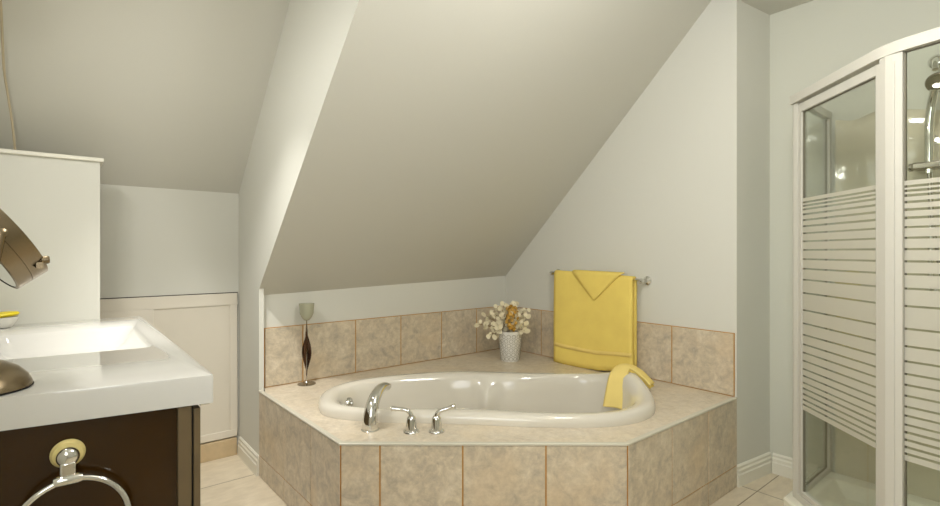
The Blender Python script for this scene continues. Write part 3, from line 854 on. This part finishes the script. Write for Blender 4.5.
# hinged door on the diagonal: stiles, rails, pane, stripes
m = MB()
da, db = PA+dg*.026, PB-dg*.030
m.prism([Vector((*(p.xy), .132)) for p in (da+ndg*.012, da+dg*.022+ndg*.012, da+dg*.022-ndg*.010, da-ndg*.010)], (0,0,1.722))
m.prism([Vector((*(p.xy), .132)) for p in (db+ndg*.012, db-dg*.022+ndg*.012, db-dg*.022-ndg*.010, db-ndg*.010)], (0,0,1.722))
gz0, gz1 = .150, 1.818
for z0, z1 in ((.132, gz0), (gz1, 1.854)):
    p, q = da+dg*.022, db-dg*.022
    m.bar(Vector((p.x, p.y, (z0+z1)/2))+ndg*.001, Vector((q.x, q.y, (z0+z1)/2))+ndg*.001, .022, z1-z0)
dfr = obj('door_frame', m, FRAMEW, sh, bevel=0.002, smooth=False)
def pane(p, q, z0, z1, parent):
    p, q = Vector((p.x, p.y, (z0+z1)/2)), Vector((q.x, q.y, (z0+z1)/2))
    m = MB(); m.bar(p, q, .005, z1-z0)
    return obj('glass_pane', m, GLASS, parent, smooth=False)
gaps = [1.418, 1.403, 1.3875, 1.366, 1.341, 1.314, 1.283, 1.248, 1.2105, 1.170, 1.128, 1.080, 1.022, .947, .889, .839, .797, .761, .725, .689, .659, .629, .604, .579, .555, .533]
def stripes(p, q, nrm, parent):
    m = MB(); z_hi = 1.437
    p, q = p+nrm*.0045, q+nrm*.0045
    edges = []
    gh = lambda z: .0036 if .62 < z < 1.30 else .0042
    for g in gaps:
        edges.append((g+gh(g), z_hi)); z_hi = g-gh(g)
    edges.append((.510, z_hi))
    for z0, z1 in edges:
        m.bar(Vector((p.x, p.y, (z0+z1)/2)), Vector((q.x, q.y, (z0+z1)/2)), .0012, z1-z0)
    return obj('frosted_stripes', m, FROST, parent, smooth=False)
dp = pane(da+dg*.020, db-dg*.020, gz0-.004, gz1+.004, sh)
stripes(da+dg*.0225, db-dg*.0225, ndg, dp)
fp_ = pane(PB+d2*.037, PC-d2*.028, .126, 1.870, sh)
stripes(PB+d2*.0395, PC-d2*.0305, n2, fp_)
sp_ = pane(PA+Vector((.012,0,0)), Vector((XS-.043, PA.y, 0)), .120, 1.866, sh)
def gasket(p, z0, z1, n_):
    m = MB(); m.bar(Vector((p.x, p.y, z0)), Vector((p.x, p.y, z1)), .004, .009, n_)
    return m
for p, n_, z0, z1 in ((da+dg*.0235, ndg, gz0, gz1), (PB+d2*.0405, n2, .131, 1.866), (Vector((XS-.047, PA.y, 0)), Vector((0,1,0)), .124, 1.862), (PA+Vector((.016,0,0)), Vector((0,1,0)), .124, 1.862)):
    obj('gasket', gasket(p, z0, z1, n_), GASKET, sh, smooth=False)
rail('gasket', da+dg*.024, db-dg*.024, gz1-.004, gz1, .009, ndg*.001, material=GASKET)
rail('gasket', PB+d2*.041, PC-d2*.03, 1.862, 1.866, .009, material=GASKET)
rail('gasket', PA+Vector((.016,0,0)), Vector((XS-.047, PA.y, 0)), .124, .128, .009, material=GASKET)

# moulded wall liner with a wavy top edge
lm = MB()
ys = [0.768-i*(1.266/60) for i in range(61)]
def ltop(y):
    return 1.862-0.018*exp(-((y-.70)/.05)**2)+0.012*exp(-((y-.58)/.06)**2)-0.055/(1+math.exp((y-.42)/.05))
rows = []
nz = 40
for y in ys:
    zt = ltop(y); row = []
    for k in range(nz+1):
        z = TZ-0.02+(zt-TZ+0.02)*k/nz
        bul = 0.010*exp(-((y-.66)/.05)**2)*(0.5+.5*cos((z-1.62)*9))*exp(-((z-1.62)/.30)**2)
        bul += 0.006*exp(-((y-.52)/.05)**2)*exp(-((z-1.70)/.10)**2)
        arch = 0.008*exp(-((z-(zt-.03-.045*sin((y-.45)*7)))/.016)**2)
        row.append((XS-0.010-bul-arch, y, z))
    row.append((XS-0.001, y, zt+0.003))
    rows.append(row)
ln = obj('shower_liner', grid_loft(rows), LINER, angle=80)
ln['kind'] = 'thing'
tag(ln, 'glossy beige moulded wall liner inside the shower', 'shower wall liner')

# shower set on the liner
HX, HY = XS-0.010, 0.409
sr = thing('shower_rail', 'vertical chrome slide rail inside the shower on the beige liner', 'shower rail', (HX, HY, 1.0))
obj('slide_bar', MB().tube([(XS-.05, HY, 1.00), (XS-.05, HY, 1.72)], .010, 12), CHROME, sr)
for z, xw in ((1.02, XS-.011), (1.70, XS-.011)):
    obj('wall_mount', MB().lathe((xw, HY, z), [(.022, 0), (.022, .006), (.013, .012), (.012, .04)], (-1,0,0), 20), CHROME, sr)
m = MB().box((XS-.115, HY-.06, 1.562), (XS-.034, HY+.055, 1.592))
obj('slider', m, SILV, sr, bevel=0.006)
obj('slider_knob', MB().lathe((XS-.075, HY+.056, 1.577), [(.018, 0), (.018, .012), (.010, .016)], (0,1,0), 18), SILV, sr)
ar = thing('shower_outlet', 'chrome shower outlet with round wall flange above the beige liner', 'shower arm', (XS, .395, 2.045))
obj('wall_flange', MB().lathe((XS-.0006, .395, 2.045), [(.031, 0), (.031, .004), (.022, .014), (.014, .018)], (-1,0,0), 24), CHROME, ar)
obj('outlet_pipe', MB().tube(catmull([(XS-.01,.395,2.045), (XS-.05,.393,2.04), (XS-.085,.390,2.015), (XS-.10,.388,1.985)], 5), .011, 12), CHROME, ar)
hs = thing('hand_shower', 'chrome hand shower with round head standing in the slide rail holder', 'hand shower', (XS-.09, HY, 1.6))
hp = catmull([(XS-.085,HY,1.545), (XS-.085,HY,1.66), (XS-.088,HY-.001,1.76), (XS-.10,HY-.010,1.84), (XS-.125,HY-.024,1.895)], 6)
obj('handle', MB().tube(hp, [.0165]*len(hp), 16), CHROME, hs, angle=60)
hax = Vector((-.80, .10, -.58)).normalized()
hcn = Vector((XS-.112, HY-.034, 1.925))
obj('head', MB().lathe(hcn, [(.016, -.024), (.030, -.016), (.043, -.004), (.045, .006), (.041, .011), (.001, .012)], hax, 30), SILV, hs)
hose = catmull([(XS-.085,HY,1.545), (XS-.088,HY-.01,1.35), (XS-.10,HY-.05,1.05), (XS-.09,HY-.12,.80), (XS-.07,HY-.20,.88), (XS-.03,HY-.22,1.0)], 8)
obj('hose', MB().tube(hose, .007, 10), SILV, hs)

# ------------------------------------------------------------------ ceiling fill lamp (added, out of view) and lights
cl = thing('ceiling_fill_lamp', 'round frosted fill lamp added in the middle of the room', 'ceiling lamp', (1.2, 0.45, CZ))
obj('fill_lamp_rim', MB().lathe((1.2, .45, CZ-.0005), [(.19, 0), (.19, -.03), (.17, -.035)], n=36), TRIM, cl)
obj('lamp_glass', MB().lathe((1.2, .45, CZ-.0355), [(.168, 0), (.15, -.03), (.10, -.055), (.001, -.065)], n=36), LAMPG, cl)

def area(name, loc, target, sx, sy, power, rgb):
    l = bpy.data.lights.new(name, 'AREA'); l.shape = 'RECTANGLE'; l.size = sx; l.size_y = sy
    l.energy = power; l.color = rgb
    o = bpy.data.objects.new(name, l); COL.objects.link(o); o.location = loc
    o.rotation_euler = (Vector(target)-Vector(loc)).to_track_quat('-Z', 'Y').to_euler()
    return o
# vanity light: three glass shades on a bar, on the vanity wall just left of the view
vl = thing('vanity_light', 'chrome bar light with three glass shades on the wall above the sink', 'wall lamp', (XL, 1.70, 2.12))
obj('back_plate', MB().box((XL+.0006, 1.35, 2.10), (XL+.02, 2.05, 2.16)), CHROME, vl, bevel=0.003)
for y in (1.43, 1.70, 1.97):
    obj('arm', MB().tube([(XL+.02, y, 2.13), (XL+.06, y, 2.13), (XL+.075, y, 2.115)], .007, 8), CHROME, vl)
    obj('shade', MB().lathe((XL+.078, y, 2.115), [(.016, 0), (.030, -.02), (.042, -.06), (.046, -.10), (.001, -.095)], n=20), LAMPG, vl)
area('window_fill', (XL+0.03, (WY0+WY1)/2, (WZ0+WZ1)/2), (1.2, (WY0+WY1)/2+.6, 1.6), 1.2, 1.1, 6, (0.97, 0.99, 1.0))  # fill light added in front of the made-up window
for y in (1.43, 1.70, 1.97):
    l_ = area('vanity_lamp_light', (XL+.085, y, 2.008), (XL+.085+.75, y+.1, 2.008-.65), .07, .07, 3.9, (1.0, .985, .955))
    l_.data.shape = 'DISK'
pl_ = bpy.data.lights.new('ceiling_fill_light', 'POINT'); pl_.energy = 36; pl_.shadow_soft_size = 0.16; pl_.color = (1.0, .99, .965)  # unseen point light added to fill the whole room
po = bpy.data.objects.new('ceiling_fill_light', pl_); COL.objects.link(po); po.location = (1.2, .45, CZ-.30)

da_ = thing('recessed_fill_lamp', 'small recessed fill lamp added above the vanity alcove', 'ceiling lamp', (.30, 1.95, CZ))
obj('fill_lamp_rim', MB().lathe((.30, 1.95, CZ-.0005), [(.06, 0), (.06, -.006), (.045, -.008)], n=28), TRIM, da_)
obj('lamp_glass', MB().lathe((.30, 1.95, CZ-.0087), [(.044, 0), (.03, -.004), (.001, -.006)], n=28), LAMPG, da_)
s_ = bpy.data.lights.new('alcove_fill_light', 'SPOT'); s_.energy = 120; s_.shadow_soft_size = 0.05; s_.color = (1.0, .98, .94)  # unseen spot added to brighten the alcove floor and door
s_.spot_size = radians(56); s_.spot_blend = 1.0
so_ = bpy.data.objects.new('alcove_fill_light', s_); COL.objects.link(so_); so_.location = (.30, 1.95, CZ-.03)
so_.rotation_euler = (Vector((.68, 2.72, 0))-Vector((.30, 1.95, CZ))).to_track_quat('-Z', 'Y').to_euler()

dl = thing('recessed_fill_lamp', 'small recessed fill lamp added above the shower', 'ceiling lamp', (2.5, .22, CZ))
obj('fill_lamp_rim', MB().lathe((2.5, .22, CZ-.0005), [(.06, 0), (.06, -.006), (.045, -.008)], n=28), TRIM, dl)
obj('lamp_glass', MB().lathe((2.5, .22, CZ-.0087), [(.044, 0), (.03, -.004), (.001, -.006)], n=28), LAMPG, dl)
q_ = bpy.data.lights.new('shower_fill_light', 'SPOT'); q_.energy = 16; q_.spot_size = radians(95); q_.spot_blend = 0.8; q_.shadow_soft_size = 0.05; q_.color = (1.0, .985, .95)  # unseen spot added to brighten the inside of the shower
qo = bpy.data.objects.new('shower_fill_light', q_); COL.objects.link(qo); qo.location = (2.5, .22, CZ-.03)

w = bpy.data.worlds.new('World'); scene.world = w; w.use_nodes = True
w.node_tree.nodes['Background'].inputs['Color'].default_value = (0.8, 0.85, 0.9, 1)
w.node_tree.nodes['Background'].inputs['Strength'].default_value = 0.5

# ------------------------------------------------------------------ camera
cam = bpy.data.cameras.new('camera'); co = bpy.data.objects.new('camera', cam); COL.objects.link(co)
co.location = (0, 0, 1.2)
co.rotation_euler = (radians(90), 0, -HEAD)
cam.sensor_width = 36.0; cam.lens = 36.0*498/940
cam.shift_y = -0.7/940
cam.clip_start = 0.02
scene.camera = co
scene.view_settings.view_transform = 'Standard'
scene.view_settings.look = 'None'
scene.view_settings.exposure = 0.0
scene.view_settings.gamma = 1.0
scene.view_settings.use_curve_mapping = False
